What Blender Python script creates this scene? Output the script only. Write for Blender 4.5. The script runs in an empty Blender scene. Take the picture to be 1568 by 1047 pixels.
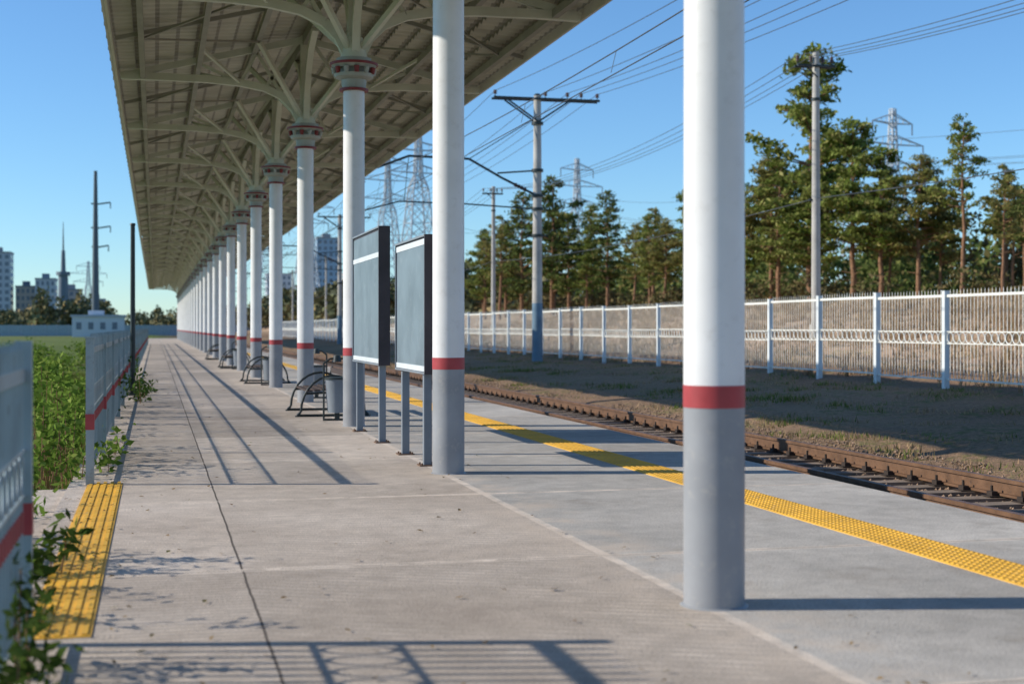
import bpy, math, random
import numpy as np
from mathutils import Vector, Matrix
random.seed(7); rng=np.random.default_rng(7)
sc=bpy.context.scene
R=math.radians

# ------------------------------------------------------------------ helpers
def link(o,parent=None):
    sc.collection.objects.link(o)
    if parent: o.parent=parent
    return o
def empty(name,loc=(0,0,0)):
    o=bpy.data.objects.new(name,None); o.location=loc; o.empty_display_size=.2
    return link(o)

class NT:
    def __init__(s,name):
        s.m=bpy.data.materials.new(name); s.m.use_nodes=True
        s.t=s.m.node_tree; s.n=s.t.nodes; s.l=s.t.links
        s.n.clear(); s.out=s.n.new('ShaderNodeOutputMaterial')
    def set(s,sock,v):
        if isinstance(v,bpy.types.NodeSocket): s.l.new(v,sock)
        elif isinstance(v,(tuple,list)) and len(v)==3 and sock.type=='RGBA': sock.default_value=(*v,1)
        else: sock.default_value=v
    def math(s,op,a,b=0.0,c=None,clamp=False):
        n=s.n.new('ShaderNodeMath'); n.operation=op; n.use_clamp=clamp
        s.set(n.inputs[0],a); s.set(n.inputs[1],b)
        if c is not None: s.set(n.inputs[2],c)
        return n.outputs[0]
    def mix(s,f,a,b,mode='MIX'):
        n=s.n.new('ShaderNodeMix'); n.data_type='RGBA'; n.blend_type=mode
        s.set(n.inputs[0],f); s.set(n.inputs[6],a); s.set(n.inputs[7],b)
        return n.outputs[2]
    def noise(s,scale,detail=3,vec=None,rough=.55):
        n=s.n.new('ShaderNodeTexNoise'); n.inputs['Scale'].default_value=scale
        n.inputs['Detail'].default_value=detail; n.inputs['Roughness'].default_value=rough
        if vec is not None: s.l.new(vec,n.inputs['Vector'])
        return n.outputs[0]
    def pos(s): return s.n.new('ShaderNodeNewGeometry').outputs['Position']
    def obj(s): return s.n.new('ShaderNodeTexCoord').outputs['Object']
    def sep(s,v):
        n=s.n.new('ShaderNodeSeparateXYZ'); s.l.new(v,n.inputs[0]); return n.outputs
    def comb(s,x,y,z):
        n=s.n.new('ShaderNodeCombineXYZ')
        for i,v in enumerate((x,y,z)): s.set(n.inputs[i],v)
        return n.outputs[0]
    def ramp(s,f,stops,interp='LINEAR'):
        n=s.n.new('ShaderNodeValToRGB'); cr=n.color_ramp; cr.interpolation=interp
        while len(cr.elements)<len(stops): cr.elements.new(.5)
        for e,(p,c) in zip(cr.elements,stops):
            e.position=p; e.color=(*c,1) if len(c)==3 else c
        s.set(n.inputs[0],f); return n.outputs[0]
    def rng(s,v,a,b,c=0.0,d=1.0):
        n=s.n.new('ShaderNodeMapRange')
        s.set(n.inputs[0],v)
        for i,x in enumerate((a,b,c,d)): n.inputs[i+1].default_value=x
        return n.outputs[0]
    def bump(s,h,strength=.3,dist=.02):
        n=s.n.new('ShaderNodeBump'); n.inputs['Strength'].default_value=strength
        n.inputs['Distance'].default_value=dist; s.l.new(h,n.inputs['Height']); return n.outputs[0]
    def finish(s,col,rough=.7,metal=0,normal=None,spec=.4):
        p=s.n.new('ShaderNodeBsdfPrincipled'); s.set(p.inputs['Base Color'],col)
        s.set(p.inputs['Roughness'],rough); s.set(p.inputs['Metallic'],metal)
        p.inputs['Specular IOR Level'].default_value=spec
        if normal is not None: s.l.new(normal,p.inputs['Normal'])
        s.l.new(p.outputs[0],s.out.inputs[0]); return s.m

def simple(name,col,rough=.6,metal=0,var=.25,scale=3,dirt=None,bump=0,bs=60,spec=.4,world=True):
    t=NT(name); v=t.pos() if world else t.obj()
    n=t.noise(scale,3,v); f=t.rng(n,.3,.7)
    dark=tuple(c*(1-var) for c in col); lite=tuple(min(1,c*(1+var*.5)) for c in col)
    c=t.mix(f,dark,lite)
    if dirt:
        n2=t.noise(scale*4.3,4,v,.7); c=t.mix(t.rng(n2,.56,.72,0,dirt[1]),c,dirt[0])
    nb=None
    if bump: nb=t.bump(t.noise(bs,2,v),bump,.01)
    return t.finish(c,rough,metal,nb,spec)

class MB:
    def __init__(s): s.v=[];s.f=[];s.m=[];s.s=[]
    def add(s,vs,fs,mat=0,smooth=False):
        b=len(s.v); s.v+= [tuple(p) for p in vs]
        for f in fs: s.f.append(tuple(i+b for i in f)); s.m.append(mat); s.s.append(smooth)
    def box(s,x0,x1,y0,y1,z0,z1,mat=0):
        s.add([(x0,y0,z0),(x1,y0,z0),(x1,y1,z0),(x0,y1,z0),(x0,y0,z1),(x1,y0,z1),(x1,y1,z1),(x0,y1,z1)],
              [(0,3,2,1),(4,5,6,7),(0,1,5,4),(1,2,6,5),(2,3,7,6),(3,0,4,7)],mat)
    def beam(s,p0,p1,w,h,mat=0):
        p0=Vector(p0);p1=Vector(p1);d=(p1-p0).normalized()
        up=Vector((0,0,1)) if abs(d.z)<.95 else Vector((0,1,0))
        a=d.cross(up).normalized()*w/2; b=a.cross(d).normalized()*h/2
        vs=[p0-a-b,p0+a-b,p0+a+b,p0-a+b,p1-a-b,p1+a-b,p1+a+b,p1-a+b]
        s.add(vs,[(0,1,2,3),(7,6,5,4),(0,4,5,1),(1,5,6,2),(2,6,7,3),(3,7,4,0)],mat)
    def cyl(s,p0,p1,r0,r1=None,n=12,mat=0,caps=True):
        if r1 is None:r1=r0
        p0=Vector(p0);p1=Vector(p1);d=(p1-p0).normalized()
        up=Vector((0,0,1)) if abs(d.z)<.95 else Vector((1,0,0))
        a=d.cross(up).normalized(); b=d.cross(a).normalized()
        vs=[];fs=[]
        for i in range(n):
            t=2*math.pi*i/n; q=a*math.cos(t)+b*math.sin(t)
            vs+= [p0+q*r0,p1+q*r1]
        for i in range(n):
            j=(i+1)%n; fs.append((2*i,2*i+1,2*j+1,2*j))
        s.add(vs,fs,mat,True)
        if caps:
            s.add([vs[2*i] for i in range(n)],[tuple(range(n))],mat)
            s.add([vs[2*i+1] for i in range(n)],[tuple(reversed(range(n)))],mat)
    def tube(s,pts,r,n=8,mat=0):
        for a,b in zip(pts[:-1],pts[1:]): s.cyl(a,b,r,r,n,mat,True)
    def ring(s,c,R0,r,axis='x',n=14,k=5,mat=0):
        vs=[];fs=[]
        for i in range(n):
            t=2*math.pi*i/n
            for j in range(k):
                u=2*math.pi*j/k; rr=R0+r*math.cos(u)
                p=(rr*math.cos(t),rr*math.sin(t),r*math.sin(u))
                q=(p[2],p[0],p[1]) if axis=='x' else (p[0],p[2],p[1])
                vs.append((c[0]+q[0],c[1]+q[1],c[2]+q[2]))
        for i in range(n):
            for j in range(k):
                fs.append((i*k+j,((i+1)%n)*k+j,((i+1)%n)*k+(j+1)%k,i*k+(j+1)%k))
        s.add(vs,fs,mat,True)
    def quads(s,arr,mat=0,k=4):
        b=len(s.v); N=len(arr); s.v+= [tuple(p) for p in arr.reshape(-1,3).tolist()]
        for i in range(N): s.f.append(tuple(range(b+k*i,b+k*i+k)))
        s.m+=[mat]*N; s.s+=[False]*N
    def mesh(s,name,mats):
        me=bpy.data.meshes.new(name); me.from_pydata(s.v,[],s.f)
        for m in mats: me.materials.append(m)
        me.polygons.foreach_set('material_index',s.m); me.polygons.foreach_set('use_smooth',s.s)
        me.update(); return me
    def obj(s,name,mats,parent=None,loc=(0,0,0),rot=None):
        o=bpy.data.objects.new(name,s.mesh(name,mats)); o.location=loc
        if rot: o.rotation_euler=rot
        return link(o,parent)
def inst(name,me,loc,parent=None,rot=0,scale=1):
    o=bpy.data.objects.new(name,me); o.location=loc; o.rotation_euler=(0,0,rot)
    o.scale=(scale,)*3 if not isinstance(scale,tuple) else scale
    return link(o,parent)

def leaf_quads(C,l,w,flat=0.0):
    N=len(C); a=rng.normal(size=(N,3)); a[:,2]*=(1-flat); a/=np.linalg.norm(a,axis=1)[:,None]
    q=rng.normal(size=(N,3)); b=np.cross(a,q); b/=np.linalg.norm(b,axis=1)[:,None]
    L=(l*(.6+.8*rng.random(N)))[:,None]; W=(w*(.6+.8*rng.random(N)))[:,None]
    return np.stack([C-a*L/2,C+b*W/2,C+a*L/2,C-b*W/2],1)

def leafmat(name,c1,c2,c3=None,trans=.25,scale=.6):
    t=NT(name); g=t.n.new('ShaderNodeNewGeometry')
    rnd=g.outputs['Random Per Island']
    n=t.noise(scale,1,g.outputs['Position'])
    col=t.mix(t.rng(n,.35,.65),c1,c2)
    if c3: col=t.mix(t.rng(rnd,.8,.95),col,c3)
    br=t.rng(rnd,0,1,.6,1.3)
    col=t.mix(1.0,col,t.comb(br,br,br),'MULTIPLY')
    d=t.n.new('ShaderNodeBsdfDiffuse'); t.l.new(col,d.inputs[0])
    if trans<=0: t.l.new(d.outputs[0],t.out.inputs[0]); return t.m
    tr=t.n.new('ShaderNodeBsdfTranslucent'); t.l.new(col,tr.inputs[0])
    mx=t.n.new('ShaderNodeMixShader'); mx.inputs[0].default_value=trans
    t.l.new(d.outputs[0],mx.inputs[1]); t.l.new(tr.outputs[0],mx.inputs[2]); t.l.new(mx.outputs[0],t.out.inputs[0])
    return t.m

# ------------------------------------------------------------------ world / sun / camera
S=Vector((-2.28,.50,1.22)).normalized()
elev=math.asin(S.z); az=math.atan2(S.x,S.y)
w=bpy.data.worlds.new("World"); sc.world=w; w.use_nodes=True
nt=w.node_tree; bg=nt.nodes['Background']; sky=nt.nodes.new('ShaderNodeTexSky')
sky.sky_type='NISHITA'; sky.sun_disc=False; sky.sun_elevation=elev; sky.sun_rotation=az%(2*math.pi)
sky.air_density=1.0; sky.dust_density=0.0; sky.ozone_density=4.5; sky.altitude=300
tint=nt.nodes.new('ShaderNodeMix'); tint.data_type='RGBA'; tint.blend_type='MULTIPLY'; tint.inputs[0].default_value=1
tint.inputs[7].default_value=(.80,1.02,1.17,1)
nt.links.new(sky.outputs[0],tint.inputs[6]); nt.links.new(tint.outputs[2],bg.inputs[0]); bg.inputs[1].default_value=.14
sl=bpy.data.lights.new('sun','SUN'); sl.energy=5.0; sl.angle=R(.5); sl.color=(1,.925,.81)
so=bpy.data.objects.new('sun',sl); so.rotation_euler=(-S).to_track_quat('-Z','Y').to_euler(); so.location=(-20,5,30); link(so)
sc.view_settings.view_transform='Standard'; sc.view_settings.look='None'; sc.view_settings.exposure=0
cam=bpy.data.cameras.new('camera'); co=bpy.data.objects.new('camera',cam); link(co)
co.location=(0,0,1.4); co.rotation_euler=(R(90),0,-math.atan2(547,2178))
cam.lens=50; cam.sensor_width=36; cam.shift_y=-.0143; cam.clip_end=6000; cam.clip_start=.05
cam.dof.use_dof=True; cam.dof.focus_distance=15; cam.dof.aperture_fstop=1.9
sc.camera=co

# ------------------------------------------------------------------ materials
M_white=simple('white_paint',(.78,.775,.76),.4,var=.07,scale=2.5,dirt=((.5,.47,.42),.25))
M_colgrey=simple('grey_paint',(.31,.32,.335),.38,var=.14,scale=3,dirt=((.45,.42,.38),.45))
M_red=simple('red_paint',(.40,.055,.06),.45,var=.18,scale=6)
M_redd=simple('dark_red_paint',(.24,.04,.04),.5,var=.18,scale=6)
M_capgrey=simple('capital_grey',(.40,.42,.38),.5,var=.12,scale=4)
M_steel=simple('canopy_steel_paint',(.66,.68,.58),.5,var=.12,scale=2)
M_steel2=simple('canopy_purlin_paint',(.34,.33,.28),.6,var=.2,scale=2)
M_fascia=simple('fascia_paint',(.66,.64,.56),.5,var=.12,scale=1)
M_dark=simple('dark_metal',(.03,.04,.04),.45,var=.3,scale=8)
M_wood=simple('bench_wood',(.07,.045,.035),.6,var=.35,scale=12)
M_board=simple('board_face',(.18,.23,.26),.45,var=.25,scale=1.6,dirt=((.30,.34,.36),.5))
M_boardside=simple('board_side',(.06,.05,.055),.6)
M_postgrey=simple('post_grey',(.22,.25,.28),.5,var=.15)
M_boardwhite=simple('board_white',(.66,.70,.72),.5,var=.1)
M_fence=simple('fence_paint',(.30,.37,.39),.5,var=.22,scale=2,dirt=((.18,.17,.15),.6))
M_fence_far=simple('fence_paint_far',(.76,.76,.70),.5,var=.12,scale=1.2,dirt=((.5,.42,.34),.4))
M_fence_post=simple('fence_post_far',(.70,.74,.74),.5,var=.12,scale=1.2)
M_conc=simple('concrete_pole_mat',(.46,.44,.40),.85,var=.25,scale=1.5,dirt=((.25,.23,.2),.5))
M_polebase=simple('pole_base_paint',(.13,.22,.30),.6,var=.2)
M_rust=simple('rail_steel',(.17,.095,.055),.5,var=.35,scale=5,dirt=((.05,.035,.03),.6))
M_sleeper=simple('sleeper_concrete',(.26,.20,.15),.9,var=.35,scale=3,dirt=((.10,.07,.05),.7))
M_fast=simple('fastener',(.04,.028,.022),.7,var=.3,scale=9)
M_latt=simple('galvanised_steel',(.46,.50,.54),.5,var=.1)
M_insul=simple('insulator',(.10,.06,.05),.3)
M_wire=simple('wire_mat',(.07,.08,.09),.5)
M_bark=simple('pine_bark',(.26,.14,.075),.9,var=.4,scale=4,world=False)
M_yel=simple('tactile_yellow',(.84,.47,.05),.6,var=.2,scale=2.5,dirt=((.42,.29,.14),.7))

def platform_mat():
    t=NT('platform_concrete'); p=t.pos(); x,y,z=t.sep(p)
    big=t.noise(.55,4,p); med=t.noise(5,4,p,.65); fine=t.noise(75,2,p,.75)
    wob=t.math('MULTIPLY',t.math('SUBTRACT',t.noise(3,2,p),.5),.02)
    xw=t.math('ADD',x,wob); yw=t.math('ADD',y,wob)
    side=t.rng(xw,2.68,2.70)
    left=t.mix(t.rng(big,.35,.65),(.61,.51,.415),(.78,.67,.56))
    right=t.mix(t.rng(big,.35,.65),(.53,.495,.445),(.69,.645,.58))
    col=t.mix(side,left,right)
    fx=t.math('FLOOR',t.math('DIVIDE',t.math('SUBTRACT',xw,.49),2.2)); fy=t.math('FLOOR',t.math('DIVIDE',t.math('SUBTRACT',yw,1.63),3.35))
    wn=t.n.new('ShaderNodeTexWhiteNoise'); wn.noise_dimensions='2D'; t.l.new(t.comb(fx,fy,0.0),wn.inputs['Vector'])
    b1=t.rng(wn.outputs[0],0,1,.74,1.02)
    b2=t.rng(med,.25,.75,.80,1.14); b3=t.rng(fine,.25,.75,.58,1.30)
    lane=t.math('LESS_THAN',x,.49)
    mid=t.math('MULTIPLY',t.math('GREATER_THAN',x,.49),t.math('LESS_THAN',x,2.69))
    r1=t.math('SINE',t.math('MULTIPLY',y,2*math.pi/.075))
    r2=t.math('SINE',t.math('MULTIPLY',t.math('ADD',y,t.math('MULTIPLY',x,.45)),2*math.pi/.10))
    wear=t.rng(t.noise(1.1,4,p,.7),.40,.60)
    wear2=t.rng(med,.35,.65,.3,1.0)
    ribs=t.math('ADD',t.math('MULTIPLY',t.math('MULTIPLY',r1,lane),wear2),t.math('MULTIPLY',t.math('MULTIPLY',r2,mid),t.math('MULTIPLY',t.math('MULTIPLY',wear,wear2),.8)))
    b4=t.rng(ribs,-1,1,.72,1.12)
    bb=t.math('MULTIPLY',t.math('MULTIPLY',b1,b2),t.math('MULTIPLY',b3,b4))
    col=t.mix(1.0,col,t.comb(bb,bb,bb),'MULTIPLY')
    st=t.noise(1.7,5,p,.7); col=t.mix(t.rng(st,.55,.72,0,.5),col,(.28,.235,.19))
    sp=t.noise(38,1,p); col=t.mix(t.rng(sp,.69,.73,0,.6),col,(.15,.12,.10))
    def jl(v,c0,wd): return t.math('LESS_THAN',t.math('ABSOLUTE',t.math('SUBTRACT',v,c0)),wd)
    j1=jl(xw,.49,.007); col=t.mix(j1,col,(.11,.09,.075))
    j2=jl(xw,2.69,.035); col=t.mix(t.math('MULTIPLY',j2,t.rng(med,.35,.6,.2,.8)),col,(.82,.70,.58))
    my=t.math('ABSOLUTE',t.math('SUBTRACT',t.math('FRACT',t.math('DIVIDE',t.math('SUBTRACT',yw,1.63-1.675),3.35)),.5))
    j3=t.math('LESS_THAN',my,.013); col=t.mix(t.math('MULTIPLY',j3,t.rng(med,.35,.6,.15,.8)),col,(.82,.70,.58))
    j4=t.math('MULTIPLY',t.math('LESS_THAN',my,.0022),t.math('GREATER_THAN',big,.46)); col=t.mix(j4,col,(.18,.15,.12))
    # worn sandy halo near the column line
    hal=t.math('MULTIPLY',t.rng(t.math('ABSOLUTE',t.math('SUBTRACT',x,2.74)),.15,.5,.55,0),t.rng(st,.45,.6)); col=t.mix(hal,col,(.66,.55,.44))
    h=t.math('ADD',t.math('MULTIPLY',ribs,.6),t.math('MULTIPLY',fine,1.4))
    return t.finish(col,.85,0,t.bump(h,.5,.008),.25)
M_plat=platform_mat()

def ground_mat():
    t=NT('ground_soil'); p=t.pos(); x,y,z=t.sep(p)
    n=t.noise(.5,5,p,.65); n2=t.noise(4,4,p,.7); n3=t.noise(.08,3,p)
    xx=t.math('ADD',x,t.math('MULTIPLY',t.math('SUBTRACT',n,.5),3.0))
    f=t.rng(xx,-20,60)
    g=lambda X:(X+20)/80
    col=t.ramp(f,[(0,(.16,.19,.06)),(g(-1),(.12,.17,.04)),(g(4),(.13,.10,.07)),(g(9.5),(.27,.175,.11)),
        (g(12),(.32,.21,.125)),(g(17),(.24,.15,.09)),(g(22),(.54,.37,.24)),(g(40),(.42,.30,.18)),(1,(.22,.19,.10))])
    gm=t.math('MULTIPLY',t.rng(n2,.48,.62),t.rng(n,.47,.58)); 
    col=t.mix(t.math('MULTIPLY',gm,.7),col,(.12,.15,.035))
    b=t.math('MULTIPLY',t.rng(t.noise(14,4,p,.7),.25,.75,.5,1.45),t.rng(n3,.3,.7,.8,1.2))
    col=t.mix(1.0,col,t.comb(b,b,b),'MULTIPLY')
    return t.finish(col,.95,0,t.bump(n2,.8,.08),.1)
M_ground=ground_mat()

# ------------------------------------------------------------------ ground
XS=[-2500,-200,-3,-.76,6.1,6.6,9.6,10.5,16.8,25,36,60,2500]
ZS=[-1,-.8,-.5,-.35,-.5,-.45,-.45,-.36,.08,1.3,2.9,3.6,5]
def gz(x,y=0): return float(np.interp(x,XS,ZS))
xs=sorted(set([-2500,-1200,-600,-300,-200,-100,-60,-40,-25,-15,-10,-7,-5,-4,-3,-2,-1.4,-.76,1,3,5,6.1,6.6,7.5,8.5,9.6,60,80,120,200,400,800,1500,2500]+list(np.arange(10,60,.8))))
ys=sorted(set([-400,-100,-40,-20,-10,-5]+list(np.arange(0,120,1.0))+[130,140,155,170,190,220,260,320,400,550,800,1200,2000,3500]))
V=[];F=[]
for yy in ys:
    for x_ in xs:
        z_=gz(x_)
        if x_>9.9 and x_<300: z_+=.07*math.sin(x_*1.3+yy*.7)*math.sin(yy*.43-x_*.3)+random.uniform(-.04,.04)
        V.append((x_,yy,z_))
nx=len(xs)
for j in range(len(ys)-1):
    for i in range(nx-1): F.append((j*nx+i,j*nx+i+1,(j+1)*nx+i+1,(j+1)*nx+i))
mb=MB(); mb.add(V,F,0,True); mb.obj('ground',[M_ground])

# ------------------------------------------------------------------ platform
mb=MB(); mb.box(-.74,6.04,-12,185,-.7,0,0)
mb.box(-1.5,-.745,6.7,13.15,-.6,-.03,0)
mb.obj('railway_platform',[M_plat])
mb=MB(); mb.box(-.58,-.28,6.7,13.2,0,.006,0)
for i in range(5):
    xc=-.58+.03+.06*i
    yy=6.72
    while yy<13.1:
        mb.box(xc-.014,xc+.014,yy+.008,yy+.29,.006,.012,0); yy+=.3
mb.obj('tactile_paving_strip',[M_yel])
mb=MB(); mb.box(4.55,4.95,-12,184,0,.006,0)
def frust(mb,x,y,r,h,z):
    n=6; a=[(x+r*math.cos(2*math.pi*i/n),y+r*math.sin(2*math.pi*i/n),z) for i in range(n)]
    b=[(x+r*.6*math.cos(2*math.pi*i/n),y+r*.6*math.sin(2*math.pi*i/n),z+h) for i in range(n)]
    mb.add(a+b,[(i,(i+1)%n,n+(i+1)%n,n+i) for i in range(n)]+[tuple(range(n,2*n))],0)
yy=5.0
while yy<34:
    for i in range(7): 
        frust(mb,4.58+.056*i,yy,.019,.007,.006)
    yy+=.056
mb.obj('tactile_paving_strip',[M_yel])
# dry leaf litter + grit on the platform
N=420; lx=rng.uniform(-.7,3.4,N); lx[:220]=-.72+np.abs(rng.normal(size=220))*.35; ly=5+30*rng.random(N)**1.6
C=np.stack([lx,ly,np.full(N,.012)],1); a=rng.random(N)*6.28; l=rng.uniform(.012,.03,N)
dx=np.stack([np.cos(a)*l,np.sin(a)*l,rng.uniform(-.006,.006,N)],1); dy=np.stack([-np.sin(a)*l*.5,np.cos(a)*l*.5,rng.uniform(0,.01,N)],1)
mb=MB(); mb.quads(np.stack([C-dx,C+dy,C+dx,C-dy*np.array([1,1,0])],1),0)
mb.obj('leaf_litter',[leafmat('dry_leaf',(.20,.13,.06),(.30,.20,.09),(.12,.13,.04),0,3)])

# ------------------------------------------------------------------ columns
mb=MB()
for (z0,r0,z1,r1,m) in [(0,.172,.008,.160,1),(.008,.154,.998,.154,1),(.998,.156,1.11,.156,2),(1.11,.154,4.74,.150,0),
 (4.74,.205,4.775,.205,4),(4.775,.165,4.90,.18,3),(4.90,.20,4.93,.27,3),(4.93,.27,4.98,.285,3),(4.98,.18,5.06,.2,3),
 (5.06,.27,5.10,.32,3),(5.10,.34,5.135,.34,4),(5.135,.25,5.20,.25,3)]:
    mb.cyl((0,0,z0),(0,0,z1),r0,r1,40,m,True)
for i in range(12):
    a=2*math.pi*i/12; mb.cyl((.275*math.cos(a),.275*math.sin(a),4.975),(.29*math.cos(a),.29*math.sin(a),5.065),.035,.04,6,4 if i%2 else 3)
me_col=mb.mesh('station_column',[M_white,M_colgrey,M_red,M_capgrey,M_redd])
CX=2.74; Y0=.02; DY=6.7; NCOL=27
for n in range(NCOL): inst('station_column',me_col,(CX,Y0+DY*n,0),rot=n*.7)

# ------------------------------------------------------------------ canopy
canopy=empty('platform_canopy')
ZE,ZR,HW=6.03,6.95,3.42
mb=MB()
mb.cyl((0,0,5.2),(0,0,5.5),.2,.13,12,0)
mb.box(-.09,.09,-.09,.09,5.5,ZR-.1,0)
for sg in (-1,1):
    arc=[(.1,5.25),(.22,5.5),(.42,5.70),(.75,5.85),(1.2,5.93),(1.8,5.97),(2.6,5.98),(3.32,5.97)]
    for (a,b),(c,d) in zip(arc[:-1],arc[1:]): mb.beam((sg*a,0,b),(sg*c,0,d),.11,.13,0)
    mb.beam((0,0,ZR-.16),(sg*3.35,0,ZE-.06),.08,.12,0)
    for (a,b,c) in ((.42,5.70,.9),(1.2,5.93,.9),(1.2,5.93,1.9),(.75,5.85,.15)):
        mb.beam((sg*a,0,b),(sg*c,0,ZR-.2-(ZR-ZE)*c/HW),.05,.06,0)
    arc=[(.1,5.25),(.25,5.7),(.55,6.1),(1.0,6.45),(1.7,6.66)]
    for (a,b),(c,d) in zip(arc[:-1],arc[1:]): mb.beam((0,sg*a,b),(0,sg*c,d),.11,.11,0)
    for sy in (-1,1):
        mb.beam((sg*.1,sy*.1,5.35),(sg*.95,sy*1.3,6.45),.07,.08,0)
        mb.beam((sg*1.2,0,5.93),(sg*1.95,sy*1.25,6.3),.05,.05,0)
me_fr=mb.mesh('roof_frame',[M_steel])
for n in range(NCOL): inst('roof_frame',me_fr,(CX,Y0+DY*n,0),canopy)
mb=MB(); YA,YB=-3.3,178
for sg in (-1,1):
    for s_ in (.95,1.95,2.95):
        z_=ZR-(ZR-ZE)*s_/HW-.09
        mb.box(CX+sg*s_-.045,CX+sg*s_+.045,YA,YB,z_-.14,z_-.02,0)
    for n in range(18):
        y_=Y0+DY*n
        mb.beam((CX+sg*.06,y_+3.35,ZR-.13),(CX+sg*3.35,y_+3.35,ZE-.04),.05,.07,0)
        mb.beam((CX+sg*.95,y_+1.3,6.45),(CX+sg*2.95,y_+3.35,6.0),.035,.035,0)
        mb.beam((CX+sg*.95,y_+5.4,6.45),(CX+sg*2.95,y_+3.35,6.0),.035,.035,0)
mb.box(CX-.06,CX+.06,YA,YB,ZR-.28,ZR-.10,0)
mb.obj('purlins',[M_steel2],canopy)
mb=MB()
for sg in (-1,1):
    x=CX+sg*HW; a,b=sorted((x-sg*.03,x+sg*.01)); mb.box(a,b,YA,YB,ZE-.09,ZE+.09,0)
    a,b=sorted((x+sg*.01,x+sg*.07)); mb.box(a,b,YA,YB,ZE+.02,ZE+.06,1)
    if sg<0:
        yy=1.0
        while yy<120: 
            mb.box(x-.09,x-.01,yy,yy+.03,ZE+.06,ZE+.12,1); yy+=1.0
mb.obj('gutter',[M_fascia,M_steel2],canopy)
tm=NT('metal_tile_roof'); p=tm.pos(); x,y,z=tm.sep(p)
c=tm.mix(tm.rng(tm.noise(1.1,3,p),.3,.7),(.40,.385,.31),(.56,.54,.44))
pn=tm.math('LESS_THAN',tm.math('FRACT',tm.math('DIVIDE',y,1.2)),.03); c=tm.mix(pn,c,(.10,.09,.07))
sx=tm.math('FRACT',tm.math('DIVIDE',tm.math('ABSOLUTE',tm.math('SUBTRACT',x,CX)),HW/10))
lp=tm.math('GREATER_THAN',sx,.80); c=tm.mix(tm.math('MULTIPLY',lp,.6),c,(.14,.13,.10))
M_tile=tm.finish(c,.45,.1)
mb=MB(); prof=[0,.05,.055,.012]
Y1,Y2=YA,76.0
yv=np.arange(Y1,Y2,.075); ny=len(yv); rows=10; st=HW/rows
for sg in (-1,1):
    vs=[];fs=[]
    for i in range(rows):
        for e in (0,1):
            s_=(i+e)*st; zb=ZR-(ZR-ZE)*s_/HW+(.07 if e else 0)
            for k,yy in enumerate(yv): vs.append((CX+sg*s_,yy,zb+prof[k%4]))
    for r_ in range(2*rows-1):
        for k in range(ny-1):
            a=r_*ny+k; fs.append((a,a+1,a+ny+1,a+ny))
    mb.add(vs,fs,0,False)
    mb.add([(CX,Y2-.1,ZR),(CX+sg*HW,Y2-.1,ZE),(CX+sg*HW,YB,ZE),(CX,YB,ZR)],[(0,1,2,3)],0)
mb.obj('roof_sheet',[M_tile],canopy)

# ------------------------------------------------------------------ fences
def fence_panel(L,H,pitch,bx,by,orn,bottom,redz=None,post=.06,tip=.06,rh=.018,pm=0,rx=.012,rr_=.008,topk=1.6,gap=.02):
    mb=MB(); 
    mb.box(-post/2,post/2,-post/2,post/2,-.3,H,pm)
    mb.box(-post/2-.01,post/2+.01,-post/2-.01,post/2+.01,H,H+.015,pm)
    y0,y1=post/2,L-post/2
    for z_,hh in ((H-tip-.05,rh*topk),(orn[1],rh*.6),(orn[0],rh*.6),(bottom,rh)): mb.box(-rx,rx,y0,y1,z_-hh,z_+hh,0)
    if redz: mb.box(-post/2-.004,post/2+.004,-post/2-.004,post/2+.004,redz-.07,redz+.07,1)
    n=int((y1-y0)/pitch); d=(y1-y0)/n
    bx/=2; by/=2
    for i in range(1,n):
        yy=y0+d*i
        mb.box(-bx,bx,yy-by,yy+by,bottom,orn[0],0)
        mb.box(-bx,bx,yy-by,yy+by,orn[1],H,0)
        mb.add([(-bx,yy-by,H),(bx,yy-by,H),(bx,yy+by,H),(-bx,yy+by,H),(0,yy,H+.05)],[(0,1,4),(1,2,4),(2,3,4),(3,0,4)],0)
        if redz: mb.box(-bx-.003,bx+.003,yy-by-.003,yy+by+.003,redz-.045,redz+.045,1)
    rr=(orn[1]-orn[0])/2-.012; k=int((y1-y0)/(rr*2+gap))
    for i in range(k): mb.ring((0,y0+(i+.5)*(y1-y0)/k,(orn[0]+orn[1])/2),rr-.004,rr_,'x',16,4,0)
    return mb
pl=fence_panel(3.3,1.30,.11,.016,.02,(.66,.86),.12,.56,.07,rh=.011,rx=.008,rr_=.008,topk=2.6)
me_l=pl.mesh('platform_fence_panel',[M_fence,M_red])
f1=empty('platform_fence'); 
for i in range(34): inst('panel',me_l,(-.56,13.2+3.3*i,0),f1)
f1b=empty('platform_fence')
for i in range(4): inst('panel',me_l,(-.56,6.6-3.3*(i+1),0),f1b)
mb=MB(); mb.box(-.035,.035,-.035,.035,-.3,1.34,0); mb.box(-.039,.039,-.039,.039,.49,.63,1); mb.obj('end_post',[M_fence,M_red],f1b,(-.56,6.6,0))
pr=fence_panel(3.05,2.0,.13,.007,.015,(.86,1.12),.08,None,.12,.05,rh=.018,pm=1,rr_=.014,gap=.0)
me_r=pr.mesh('boundary_fence_panel',[M_fence_far,M_fence_post])
f2=empty('boundary_fence')
for i in range(62): inst('panel',me_r,(16.8,6.55+3.05*i,.2+.02*math.sin(i*1.7)),f2)

mb=MB(); mb.cyl((0,0,-.4),(0,0,3.5),.055,.045,12,0); mb.cyl((0,0,3.5),(0,0,3.54),.06,.05,12,0); mb.cyl((0,0,-.4),(0,0,.06),.10,.10,12,0)
mb.obj('metal_pole',[M_dark],None,(-.44,30.3,0))

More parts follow.
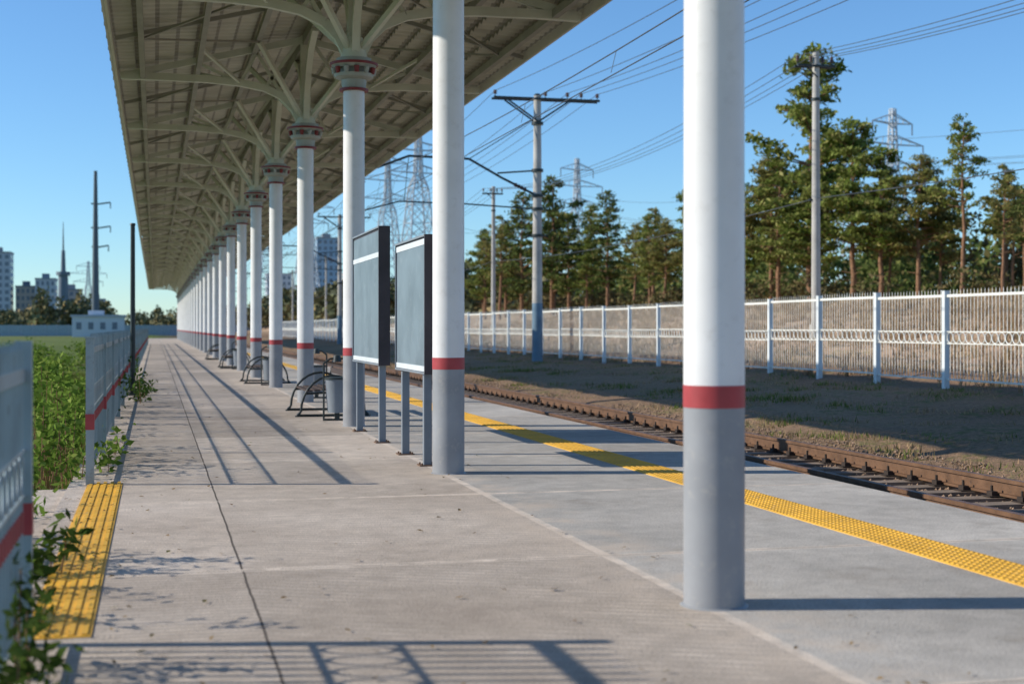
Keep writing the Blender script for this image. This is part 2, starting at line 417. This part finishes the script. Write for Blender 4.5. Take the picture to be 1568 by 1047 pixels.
# ------------------------------------------------------------------ information boards
def board(y0,y1,zb,zt,header,py0,py1):
    mb=MB(); t=.05; X=2.68
    mb.box(X-t,X+t,y0,y1,zb,zt,1)
    mb.box(X-t-.006,X-t-.0005,y0+.03,y1-.03,zb+.05,zt-.03,0)
    mb.box(X+t+.0005,X+t+.006,y0+.03,y1-.03,zb+.05,zt-.03,0)
    for xs_ in (X-t-.012,X+t+.0065):
        mb.box(xs_,xs_+.0055,y0+.02,y1-.02,header-.03,header+.03,2)
        mb.box(xs_,xs_+.0055,y0+.02,y1-.02,zb+.005,zb+.06,2)
    mb.box(X-t-.02,X+t+.02,y0-.022,y0,zb-.02,zt+.02,1); mb.box(X-t-.02,X+t+.02,y1,y1+.022,zb-.02,zt+.02,3)
    mb.box(X-t-.02,X+t+.02,y0,y1,zt,zt+.02,3); mb.box(X-t-.02,X+t+.02,y0,y1,zb-.02,zb,3)
    for py in (py0,py1):
        mb.box(X-.04,X+.04,py-.04,py+.04,.012,zb-.02,3)
        mb.box(X-.09,X+.09,py-.09,py+.09,0,.012,4)
        for a in (-.065,.065):
            for b in (-.065,.065): mb.cyl((X+a,py+b,.012),(X+a,py+b,.03),.01,.01,6,4)
    return mb.obj('information_board',[M_board,M_boardside,M_boardwhite,M_postgrey,M_rust])
board(14.0,15.75,.95,2.31,2.26,14.2,15.5)
board(17.0,19.3,.96,2.60,2.28,17.15,19.1)

# ------------------------------------------------------------------ benches, bins
def bench(loc,rot=0):
    mb=MB()
    for yy in (0,1.7):
        pts=[]
        for i in range(15):
            a=math.pi*i/14; pts.append((.50*math.cos(a)*-1,yy,.08+.56*math.sin(a)))
        mb.tube(pts,.02,8,0)
        mb.tube([(-.50,yy,.08),(-.56,yy,.02),(.56,yy,.02),(.50,yy,.08)],.02,8,0)
        mb.tube([(-.44,yy,.36),(.08,yy,.38),(.20,yy,.74)],.018,8,0)
        for xx in (-.56,.56): mb.cyl((xx,yy,0),(xx,yy,.02),.035,.035,10,0)
    mb.tube([(.1,0,.2),(.1,1.7,.2)],.016,8,0)
    for i in range(4):
        x_=-.37+.12*i; mb.box(x_-.045,x_+.045,-.05,1.75,.39+.008*i,.415+.008*i,1)
    for i in range(2):
        z_=.54+.14*i; x_=.14+.04*i; mb.beam((x_,-.05,z_),(x_,1.75,z_),.025,.09,1)
    mb.obj('park_bench',[M_dark,M_wood],None,loc,(0,0,rot))
for y in (22.4,35.8,49.2,62.6): bench((2.72,y,0))
def bin_(loc):
    mb=MB()
    mb.box(-.2,.2,-.02,.02,0,.03,1); mb.cyl((0,0,.0),(0,0,.12),.04,.04,10,1)
    mb.cyl((0,0,.12),(0,0,.62),.14,.18,20,0); mb.cyl((0,0,.62),(0,0,.65),.195,.195,20,1)
    mb.cyl((-.2,0,0),(-.2,0,.86),.015,.015,8,1); mb.cyl((.2,0,0),(.2,0,.86),.015,.015,8,1)
    mb.tube([(-.2,0,.86),(-.1,0,.93),(.1,0,.93),(.2,0,.86)],.015,8,1); mb.cyl((0,0,.88),(0,0,.98),.07,.05,12,1)
    mb.obj('litter_bin',[M_postgrey,M_dark],None,loc)
bin_((2.66,21.4,0)); bin_((3.1,28.2,0)); bin_((2.70,34.8,0)); bin_((2.7,48.2,0))

# ------------------------------------------------------------------ track
track=empty('railway_track')
mb=MB()
for X in (7.2,8.74):
    mb.box(X-.036,X+.036,-15,230,-.24,-.2,0); mb.box(X-.01,X+.01,-15,230,-.355,-.24,0)
    mb.box(X-.07,X+.07,-15,230,-.38,-.355,0)
mb.obj('rails',[M_rust],track)
mb=MB(); yy=-2.0
while yy<170:
    j=random.uniform(-.015,.015)
    mb.box(6.68+j,9.28+j,yy-.12,yy+.12,-.58,-.395+random.uniform(-.004,.004),0)
    if yy<90:
        for X in (7.2,8.74):
            mb.box(X-.2,X+.2,yy-.085,yy+.085,-.39,-.3805,1)
            for sg in (-1,1):
                mb.box(X+sg*.12-.035,X+sg*.12+.035,yy-.05,yy+.05,-.3805,-.335,1)
                mb.cyl((X+sg*.125,yy,-.335),(X+sg*.125,yy,-.275),.016,.014,6,1)
    yy+=.55
mb.obj('sleepers',[M_sleeper,M_fast],track)
def stones(N,xa,xb,ya,yb,zf,smin,smax,yp=1.5):
    mb=MB(); ico=np.array([(1,0,0),(-1,0,0),(0,1,0),(0,-1,0),(0,0,1),(0,0,-1)],float)
    fs=[(0,2,4),(2,1,4),(1,3,4),(3,0,4),(2,0,5),(1,2,5),(3,1,5),(0,3,5)]
    for _ in range(N):
        x=random.uniform(xa,xb); y=ya+(yb-ya)*random.random()**yp; s=random.uniform(smin,smax)
        v=ico*s*rng.uniform(.5,1.1,(6,3)); a=random.random()*6.28; c,s_=math.cos(a),math.sin(a)
        v=np.stack([v[:,0]*c-v[:,1]*s_,v[:,0]*s_+v[:,1]*c,v[:,2]*.8],1)+np.array([x,y,zf(x)+s*.2])
        mb.add(v.tolist(),fs,0)
    return mb
M_stone=simple('ballast_stone',(.30,.205,.14),.9,var=.55,scale=18)
stones(14000,6.2,10.3,8,70,lambda x:gz(x)+.02,.02,.042).obj('ballast_gravel',[M_stone])

# ------------------------------------------------------------------ poles
CATX=15.4
def cat_pole(y,name='catenary_pole'):
    mb=MB(); zb=gz(CATX)-.3
    mb.cyl((0,0,zb),(0,0,2.4),.225,.215,20,1); mb.cyl((0,0,2.4),(0,0,11.0),.212,.15,20,0)
    mb.cyl((0,0,11.0),(0,0,11.08),.16,.1,16,2)
    mb.beam((-1.9,-.19,10.85),(2.65,-.19,10.85),.08,.09,2); mb.beam((-1.9,.19,10.85),(2.65,.19,10.85),.08,.09,2)
    for a,b in (((-1.35,-.19,10.8),(0,-.19,9.9)),((1.35,-.19,10.8),(0,-.19,9.9)),((-1.35,.19,10.8),(0,.19,9.9)),((1.35,.19,10.8),(0,.19,9.9))): mb.beam(a,b,.06,.06,2)
    for xx in (-1.8,.35,1.3,1.9,2.6):
        mb.cyl((xx,0,10.85),(xx,0,11.05),.02,.02,6,2)
        for q in range(2): mb.cyl((xx,0,11.02+.09*q),(xx,0,11.09+.09*q),.09,.05,10,3)
    for zz in (9.85,7.9,6.85,6.3,5.2): mb.cyl((0,0,zz-.06),(0,0,zz+.06),.25,.25,16,2)
    mb.beam((-.45,0,5.2),(.45,0,5.2),.06,.06,2)
    mb.cyl((0,0,7.9),(-1.7,0,7.75),.035,.035,8,2)
    mb.tube([(0,0,6.85),(-1.5,0,7.55),(-2.9,0,8.3),(-5.4,0,8.35),(-7.2,0,7.65)],.05,8,2)
    mb.cyl((-2.9,0,8.3),(-.2,0,10.0),.02,.02,6,2)
    for q in range(4): mb.cyl((-.5-.13*q,0,7.1+.055*q),(-.58-.13*q,0,7.13+.055*q),.085,.085,10,3)
    for q in range(4): mb.cyl((-7.25,0,7.6-.11*q),(-7.25,0,7.54-.11*q),.08,.06,10,3)
    mb.tube([(0,0,6.3),(-3,0,6.45),(-5.8,0,6.5),(-7.4,0,6.05)],.03,8,2)
    mb.cyl((-5.4,0,8.35),(-5.6,0,6.5),.015,.015,6,2)
    mb.obj(name,[M_conc,M_polebase,M_dark,M_insul],None,(CATX,y,0))
CY=[-8,57,122,187,252]
for y in CY: cat_pole(y)
LX=22.4; LY=[-3,45.6,94.4,143,192,240]
def line_pole(y):
    zb=gz(LX)-.4; mb=MB(); mb.cyl((0,0,zb),(0,0,11.0),.17,.12,16,0)
    mb.cyl((0,0,zb),(0,0,zb+1.0),.22,.22,12,0)
    mb.beam((-.75,-.14,10.5),(.65,-.14,10.5),.07,.08,1); mb.beam((-.75,.14,10.5),(.65,.14,10.5),.07,.08,1)
    mb.beam((-.5,-.14,10.5),(0,-.14,10.1),.04,.04,1)
    for xx in (-.7,-.2,.25,.6):
        mb.cyl((xx,0,10.5),(xx,0,10.72),.018,.018,6,1)
        for q in range(3): mb.cyl((xx,0,10.66+.07*q),(xx,0,10.72+.07*q),.065,.045,10,2)
    mb.beam((-.25,0,5.85),(.25,0,5.85),.06,.06,1); mb.cyl((0,0,9.3),(0,0,9.4),.16,.16,12,1)
    mb.obj('utility_pole',[M_conc,M_dark,M_insul],None,(LX,y,0))
for y in LY: line_pole(y)

wires=empty('overhead_wires')
def wire(p0,p1,sag,r=.012,name='wire',n=24):
    cu=bpy.data.curves.new(name,'CURVE'); cu.dimensions='3D'; cu.bevel_depth=r; cu.bevel_resolution=1
    sp=cu.splines.new('POLY'); sp.points.add(n)
    for i in range(n+1):
        t=i/n; p=Vector(p0).lerp(Vector(p1),t); p.z-=4*sag*t*(1-t); sp.points[i].co=(*p,1)
    cu.materials.append(M_wire); link(bpy.data.objects.new(name,cu),wires)
for a,b in zip(CY[:-1],CY[1:]):
    for xx in (-1.8,.35,1.3,1.9,2.6): wire((CATX+xx,a,11.15),(CATX+xx,b,11.15),1.1)
    wire((8.1,a,7.3),(8.1,b,7.3),.9,.012,'messenger_wire'); wire((8.0,a,6.0),(8.0,b,6.0),.06,.011,'contact_wire')
    for q in range(1,10):
        t=q/10; y_=a+(b-a)*t; wire((8.1,y_,7.3-3.6*t*(1-t)),(8.0,y_,6.0),0,.006,'dropper',1)
for a,b in zip(LY[:-1],LY[1:]):
    for xx in (-.7,-.2,.25,.6): wire((LX+xx,a,10.85),(LX+xx,b,10.85),1.2)
    wire((LX,a,5.9),(LX,b,5.9),.4,.016)

# ------------------------------------------------------------------ pylons
def pylon(x,y,H,rot,wb=5.5):
    mb=MB(); zb=gz(x)-1
    def wd(t): return (wb*(1-t)**1.3+.9)/2 if t<.7 else .9*(1-(t-.7)*2.2)/2+.15
    lv=[0,.14,.27,.38,.48,.57,.65,.71,.77,.83,.89,.95,1.0]
    cs=[(1,1),(1,-1),(-1,-1),(-1,1)]
    for a,b in zip(lv[:-1],lv[1:]):
        for i in range(4):
            p=lambda k,t:(cs[k][0]*wd(t),cs[k][1]*wd(t),t*H)
            j=(i+1)%4
            mb.beam(p(i,a),p(i,b),.2,.2); mb.beam(p(i,a),p(j,b),.11,.11); mb.beam(p(j,a),p(i,b),.11,.11); mb.beam(p(i,b),p(j,b),.11,.11)
    for t,L in ((.72,5.2),(.83,6.6),(.93,4.2)):
        for sg in (-1,1):
            for c in (-1,1):
                mb.beam((sg*.4,c*.45,t*H),(sg*L,0,t*H+.2),.14,.14); mb.beam((sg*.4,c*.4,t*H+1.4),(sg*L,0,t*H+.2),.12,.12)
            for q in (.3,.55,.8): mb.beam((sg*L*q,.3*(1-q),t*H),(sg*L*q,0,t*H+1.4*(1-q)+.1),.08,.08)
            mb.cyl((sg*L,0,t*H+.2),(sg*L,0,t*H-1.5),.09,.09,6,1)
    return mb.obj('transmission_tower',[M_latt,M_insul],None,(x,y,zb),(0,0,rot))
PY=[(43,236,35,.2,6.5),(46,287,35,.2,6.5),(109,196,32,.3,5.5),(88,293,35,.3,6),(146,284,40,.3,6),(34,330,33,.2,6),(30,400,33,.2,6),(150,-40,35,.9,6),(-23.6,542,27,.2,4)]
for p_ in PY: pylon(*p_)
def pw(a,b,offs=(-6.4,-4,0,4,6.4),r=.03,sag=5):
    for o in offs:
        z=30 if abs(o)<1 else 26
        wire((PY[a][0]+o,PY[a][1],z),(PY[b][0]+o,PY[b][1],z),sag,r,'transmission_wire')
pw(0,1);pw(1,5);pw(5,6);pw(2,3);pw(2,7); pw(3,1,(-4,4))
mb=MB(); mb.cyl((0,0,-2),(0,0,34),.9,.35,14,0)
for zz,L in ((18,2.6),(22,3.0),(27,3.0)):
    mb.beam((0,0,zz),(L,0,zz+.5),.25,.3,0); mb.beam((0,0,zz),(-L*.3,0,zz+.2),.25,.3,0); mb.cyl((L,0,zz+.5),(L,0,zz-.8),.12,.12,6,0)
mb.obj('monopole_power_tower',[simple('monopole_grey',(.10,.13,.15),.6)],None,(-12,309,0))
mb=MB(); mb.cyl((0,0,-2),(0,0,16),1.7,1.3,16,0); mb.cyl((0,0,16),(0,0,17),1.9,1.9,16,0); mb.cyl((0,0,17),(0,0,23),.7,.5,12,0); mb.cyl((0,0,23),(0,0,31),.25,.08,8,0)
mb.obj('communication_tower',[simple('tower_grey',(.16,.20,.24),.7)],None,(-25,419,0))

# ------------------------------------------------------------------ buildings
M_glass=simple('window_dark',(.17,.21,.27),.2)
def building(name,x,y,wx,wy,h,mat,floors,cols,roof=None):
    mb=MB(); zb=gz(x)-1
    mb.box(-wx/2,wx/2,-wy/2,wy/2,0,h,0); mb.box(-wx/2-.2,wx/2+.2,-wy/2-.2,wy/2+.2,h,h+.6,2)
    mb.box(-wx*.2,wx*.15,-wy*.2,wy*.2,h+.6,h+2.6,2)
    fh=(h-1.5)/floors
    for i in range(floors):
        z0=1.5+i*fh
        for j in range(cols):
            xc=-wx/2+(j+.5)*wx/cols
            mb.box(xc-wx/cols*.28,xc+wx/cols*.28,-wy/2-.05,-wy/2-.01,z0+fh*.2,z0+fh*.75,1)
        for j in range(3):
            yc=-wy/2+(j+.5)*wy/3
            for X in (-wx/2-.05,wx/2+.01): mb.box(X,X+.04,yc-wy*.1,yc+wy*.1,z0+fh*.2,z0+fh*.75,1)
    mb.obj(name,[mat,M_glass,simple(name+'_roof',(.3,.32,.35),.8)],None,(x,y,zb))
B1=simple('panel_pale_haze',(.46,.49,.55),.8,var=.08); B2=simple('panel_tan',(.56,.47,.42),.8,var=.08); B3=simple('panel_white_haze',(.62,.66,.70),.8,var=.06); B4=simple('panel_blue',(.34,.46,.58),.7,var=.08)  # pale bluish tones: distance haze is mixed into these wall colours
building('apartment_block',-64,634,11,14,34,B1,11,4)
building('apartment_block',-53,640,8,14,20,B2,6,4)
building('apartment_block',-44.5,632,8,14,23,B1,7,4)
building('apartment_block',-35,650,8,14,19,B2,6,3)
building('apartment_block',-25,660,7,14,15,B3,5,3)
building('apartment_block',82,701,11,14,42,B4,13,4)
building('apartment_block',74,705,5,12,34,B3,10,2)
building('apartment_block',60,720,12,14,25,B1,8,5)
building('apartment_block',100,720,14,14,26,B2,8,5)
building('apartment_block',150,760,20,14,30,B1,9,7)
mb=MB(); mb.box(-5.0,5.0,-4,4,0,4.3,0); mb.box(-5.3,5.3,-4.3,4.3,4.3,4.7,1); mb.box(-2,1,-2,2,4.7,5.6,0)
for i in range(4): mb.box(-4.2+2.3*i,-3.2+2.3*i,-4.05,-4.01,1.8,3.2,2)
mb.obj('white_utility_building',[B3,B1,M_glass],None,(-11.0,300,-.8))
mb=MB()
for i in range(60): mb.box(-75+i*2.5,-75+i*2.5+2.38,0,.12,-.9,1.9,0); mb.box(-75+i*2.5+2.38,-75+i*2.5+2.5,-.06,.18,-.9,2.05,1)
mb.obj('concrete_panel_fence',[simple('fence_bluegrey',(.36,.44,.48),.8),B1],None,(-1,330,0))

# ------------------------------------------------------------------ trees
L_pine=leafmat('pine_needles',(.14,.19,.035),(.26,.29,.08),(.32,.29,.11),.3,.5)
L_pine2=leafmat('pine_needles_dark',(.085,.125,.035),(.18,.215,.065),(.22,.18,.07),.25,.5)
L_pine3=leafmat('pine_needles_olive',(.18,.19,.05),(.30,.28,.10),(.34,.25,.10),.3,.5)
L_bush=leafmat('bush_leaves',(.11,.19,.03),(.19,.29,.05),(.24,.30,.07),.35,3)
L_dry=leafmat('dry_scrub',(.13,.11,.05),(.22,.17,.08),(.09,.12,.04),0,.8)
L_far=leafmat('distant_foliage',(.14,.16,.08),(.22,.20,.11),(.28,.21,.10),0,.1)
def pine(seed,H,cb,Rm,mat,limbs=75,sparse=1.0):
    random.seed(seed); mb=MB(); pts=[(0,0,-.5)]; px=py=0
    for i in range(1,9):
        px+=random.uniform(-.11,.11);py+=random.uniform(-.11,.11); pts.append((px,py,H*i/8.3))
    r0=H*.014
    for i in range(8): mb.cyl(pts[i],pts[i+1],r0*(1-i/8.5)+.02,r0*(1-(i+1)/8.5)+.02,8,0,False)
    def trunk(z):
        t=min(max(z/(H/8.3),0),7.99); k=int(t); a,b=pts[k],pts[k+1]; f=t-k
        return (a[0]*(1-f)+b[0]*f,a[1]*(1-f)+b[1]*f)
    C=[]; bias=random.random()*6.28
    for i in range(limbs):
        t=((i+random.random())/limbs)**.9; z=H*(cb+(1-cb)*t*.97); a=random.random()*6.283
        prof=(min(1,.6+t*1.8))*(1-t)**.62+.10
        L=Rm*prof*random.uniform(.4,1.25)*(1+.22*math.cos(a-bias)); tx,ty=trunk(z); up=random.uniform(-.05,.45)
        ex,ey,ez=tx+L*math.cos(a),ty+L*math.sin(a),z+L*up
        if L>.5: mb.cyl((tx,ty,z-.1),(tx+(ex-tx)*.55,ty+(ey-ty)*.55,z+(ez-z)*.35),.05,.03,5,0,False); mb.cyl((tx+(ex-tx)*.55,ty+(ey-ty)*.55,z+(ez-z)*.35),(ex,ey,ez),.03,.01,5,0,False)
        nc=max(1,int(L*2.3))
        for k in range(nc):
            f=random.uniform(.35,1.02); cx,cy,cz=tx+(ex-tx)*f,ty+(ey-ty)*f,z+(ez-z)*f
            cr=random.uniform(.28,.55)*(.7+.3*Rm/2.5); m=int(30*sparse)
            d=rng.normal(size=(m,3))*cr*.52; d[:,2]*=.5
            C.append(d+np.array([cx+random.uniform(-.3,.3),cy+random.uniform(-.3,.3),cz+.1]))
    for i in range(8):
        z=H*cb*random.uniform(.3,1); a=random.random()*6.28; L=random.uniform(.4,1.3); tx,ty=trunk(z)
        mb.cyl((tx,ty,z),(tx+L*math.cos(a),ty+L*math.sin(a),z+.15),.03,.01,5,0,False)
    C=np.concatenate(C); mb.quads(leaf_quads(C,.33,.14),1)
    return mb.mesh('pine_tree',[M_bark,mat])
PV=[pine(1,12,.20,2.6,L_pine,66),pine(2,12,.26,2.9,L_pine,74),pine(3,12,.16,2.5,L_pine2,72),pine(4,12,.45,2.2,L_pine,40,.85),pine(5,12,.28,3.1,L_pine3,66),pine(6,12,.46,2.7,L_pine2,44,.9),pine(17,12,.38,2.6,L_pine3,50,.85)]
TREES=[(38.1,78.1,18.2,1,1.15),(38.9,74.6,13.4,1,1.1),(36.6,79.5,11.6,0,1.1),(40.5,88,12.8,4,1),(36.8,85.5,10.8,0,1.1),(40.6,70.2,10.9,4,1.2),(41.3,67,12.6,3,.9),
(46.4,70.8,10.2,5,1.2),(44.4,81.6,10.6,4,1),(38.5,98.6,11.8,1,1),(37.4,104,10.6,6,1.1),(35.5,109.7,12.5,2,1),(37.2,119.5,12.2,0,1.1),
(32.5,115.6,14.2,2,1.1),(31.3,121,13.4,2,1),(30.6,126.4,11.6,6,1.1),(33.3,113.3,10.8,2,1.1),(36.6,106.3,9.6,4,1.1),(33.6,146,11.8,2,1),(38.9,93.3,11,0,1),
(43,64,8.6,5,1.0),(42,76,9.4,6,1.1),(36,101,10,0,1.1),(34.5,112,9.5,0,1.1),(32,130,11,2,1.1),(39.5,60.5,9.2,6,.9),(45,62,9.4,3,1.1),(35.3,96,9,4,1.1),
(31,134,10.5,0,1.1),(34,120,12,2,1),(40,82,12,0,1.1),(37.5,76.5,9.5,1,1.2),(43,72,9.6,4,1.0),(37.6,82.8,12.2,4,1.1),(39.6,72.6,11.6,1,1.15),(44,66.5,8.8,5,1.1),(42.5,61.5,8.4,6,1)]
for i,(x,y,top,k,wd) in enumerate(TREES):
    g=gz(x); s=(top-g)/12.0; inst('pine_tree',PV[k],(x,y,g),None,random.random()*6.28,(s*wd*1.02,s*wd*1.02,s) if s<1.1 else (s*.88*wd,s*.88*wd,s))
def mass(name,pts,mat,l,w,per,R0,zs=.8):
    C=[]
    for (x,y,h,r) in pts:
        g=gz(x); nC=max(3,int(per))
        for _ in range(nC):
            a=random.random()*6.28; f=random.random()**.5; t=random.random()
            rr=r*f*(1-.55*t); c=np.array([x+rr*math.cos(a),y+rr*math.sin(a),g+h*(.12+.85*t)])
            d=rng.normal(size=(R0,3))*np.array([r*.16,r*.16,h*.07]); C.append(d+c)
    mb=MB(); mb.quads(leaf_quads(np.concatenate(C),l,w),0); return mb.obj(name,[mat])
pts=[(random.uniform(50,85),random.uniform(60,230),random.uniform(4.5,7.2),random.uniform(1.8,3)) for _ in range(170)]
mass('distant_pine_forest',pts,L_pine2,.6,.36,24,10)
pts=[(random.uniform(34,44),random.uniform(62,150),random.uniform(.6,1.8),random.uniform(.9,1.7)) for _ in range(80)]
mass('scrub_undergrowth',pts,L_dry,.28,.14,12,12)
pts=[(random.uniform(47,60),random.uniform(56,80),random.uniform(2.5,5.0),random.uniform(1.5,2.5)) for _ in range(50)]
mass('autumn_scrub',pts,L_dry,.35,.2,22,12)
pts=[(random.uniform(-120,160),random.uniform(370,520),random.uniform(4,8),random.uniform(3,6)) for _ in range(260)]
pts+=[(random.uniform(22,60),random.uniform(170,330),random.uniform(4,8),random.uniform(2,4)) for _ in range(90)]
pts+=[(-18+random.uniform(-9,9),345+random.uniform(-5,15),random.uniform(7,11),random.uniform(3,4)) for _ in range(9)]
mass('distant_tree_line',pts,L_far,1.3,.8,24,9)

# ------------------------------------------------------------------ vegetation
def shrub_obj(name,blobs,mat,l,w,dens,sp=.075):
    C=[];mb=MB()
    for (x,y,z,rx,ry,rz) in blobs:
        n=int(dens*rx*ry*rz*4.2); 
        k=max(4,int(n/22)); cc=rng.normal(size=(k,3)); cc/=np.linalg.norm(cc,axis=1)[:,None]; cc*=(rng.random(k)**.4)[:,None]
        cc=cc*np.array([rx,ry,rz])+np.array([x,y,z])
        for c in cc: 
            if c[2]<gz(c[0])-.02: continue
            C.append(c+rng.normal(size=(22,3))*sp)
            mb.cyl((x+(c[0]-x)*.3,y+(c[1]-y)*.3,gz(x)),tuple(c),.007,.003,4,1,False)
    C=np.concatenate(C); mb.quads(leaf_quads(C,l,w,.3),0); return mb.obj(name,[mat,M_bark])
random.seed(11)
bl=[]
for i in range(20):
    y=13.5+i*.85+random.uniform(-.3,.3); k=random.random(); bl.append((-1.0-random.random()*.35,y,.0+.25*k,.25+.15*random.random(),.35,.25+.55*k))
for i in range(14): bl.append((-1.6-random.random()*1.5,13.5+i*1.3,-.15,.4,.5,random.uniform(.25,.65)))
bl+= [(-.72,13.9,.0,.16,.3,.35),(-.85,14.8,.45,.2,.3,.5),(-.62,13.6,.0,.2,.3,.3),(-.50,14.6,.05,.14,.5,.28),(-.48,16.2,.05,.14,.5,.22)]
shrub_obj('green_shrub',bl,L_bush,.085,.05,800,.10)
bl=[(-.95,8.9,.25,.25,.4,.8),(-1.15,9.9,.05,.3,.5,.45),(-1.1,7.6,.1,.25,.4,.55),(-.80,8.15,-.05,.18,.35,.25),(-1.1,11.2,-.1,.25,.5,.3),(-.9,7.2,.3,.12,.25,.8)]
shrub_obj('weed_plant',bl,L_bush,.075,.035,1700)
WD=leafmat('weed_dark',(.06,.10,.02),(.11,.16,.035),None,.3,3)
bl=[(-.60,8.45,.10,.24,.22,.15),(-.64,7.9,.06,.18,.25,.12)]
shrub_obj('weed_plant',bl,WD,.10,.04,2600,.05)
bl=[(-.53,6.3,.04,.09,.3,.28),(-.54,5.95,.12,.10,.3,.38),(-.46,5.6,.08,.09,.25,.22),(-.50,5.3,.05,.12,.3,.3)]
shrub_obj('weed_plant',bl,WD,.075,.03,3600,.055)
bl=[(-.25,27+i*1.1,.1,.22,.5,random.uniform(.25,.5)) for i in range(5)]+[(-.75,23+i*1.5,.3,.22,.6,.6) for i in range(16)]
shrub_obj('climbing_shrub',bl,leafmat('bush_dark',(.05,.09,.02),(.09,.15,.035),None,.25,2),.09,.05,700)
bl=[(random.uniform(-12,-2.2),random.uniform(18,75),-.25,random.uniform(.7,1.3),1.0,random.uniform(.4,1.15)) for _ in range(60)]
shrub_obj('meadow_shrubs',bl,L_bush,.15,.085,120,.14)

def blades(name,N,xa,xb,ya,yb,h0,h1,wd,mat,ypow=1.0,clump=None,spread=.1,patch=None):
    if clump:
        k=N//clump; cx=rng.uniform(xa,xb,k); cy=ya+(yb-ya)*rng.random(k)**ypow
        if patch is not None:
            m=(np.sin(cx*1.7+np.sin(cy*.6)*2)*np.sin(cy*.9+cx)+rng.normal(size=k)*.25)>patch; cx=cx[m]; cy=cy[m]
        x=np.repeat(cx,clump); y=np.repeat(cy,clump); n=len(x)
        x=x+rng.normal(size=n)*spread; y=y+rng.normal(size=n)*spread
    else:
        x=rng.uniform(xa,xb,N); y=ya+(yb-ya)*rng.random(N)**ypow
    n=len(x); z=np.interp(x,XS,ZS)-.02; h=rng.uniform(h0,h1,n); a=rng.random(n)*6.28; ln=rng.normal(size=(n,2))*.35
    dx=np.cos(a)*wd/2; dy=np.sin(a)*wd/2
    A=np.stack([x-dx,y-dy,z],1);B=np.stack([x+dx,y+dy,z],1);T=np.stack([x+ln[:,0]*h,y+ln[:,1]*h,z+h],1)
    mb=MB(); mb.quads(np.stack([A,B,T],1),0,3); mb.obj(name,[mat])
G_green=leafmat('grass_green',(.13,.18,.035),(.18,.23,.06),(.28,.21,.10),.3,1)
G_dry=leafmat('grass_dry',(.36,.24,.14),(.46,.33,.20),(.18,.15,.07),.2,.5)
blades('trackside_grass',44000,9.9,16.9,12,80,.04,.15,.026,G_green,1.4,14,.12,.42)
blades('trackside_dry_grass',30000,9.7,17.2,12,80,.03,.13,.022,G_dry,1.4,10,.12,-.1)
blades('dry_grass_field',45000,17,34,22,110,.15,.5,.035,G_dry,1.2,12)
blades('meadow_grass',40000,-8,-.8,6.5,60,.1,.35,.02,G_green,1.6,10)
blades('verge_grass',3000,-.78,-.44,4.7,6.5,.15,.42,.015,G_green,1,10,.05)
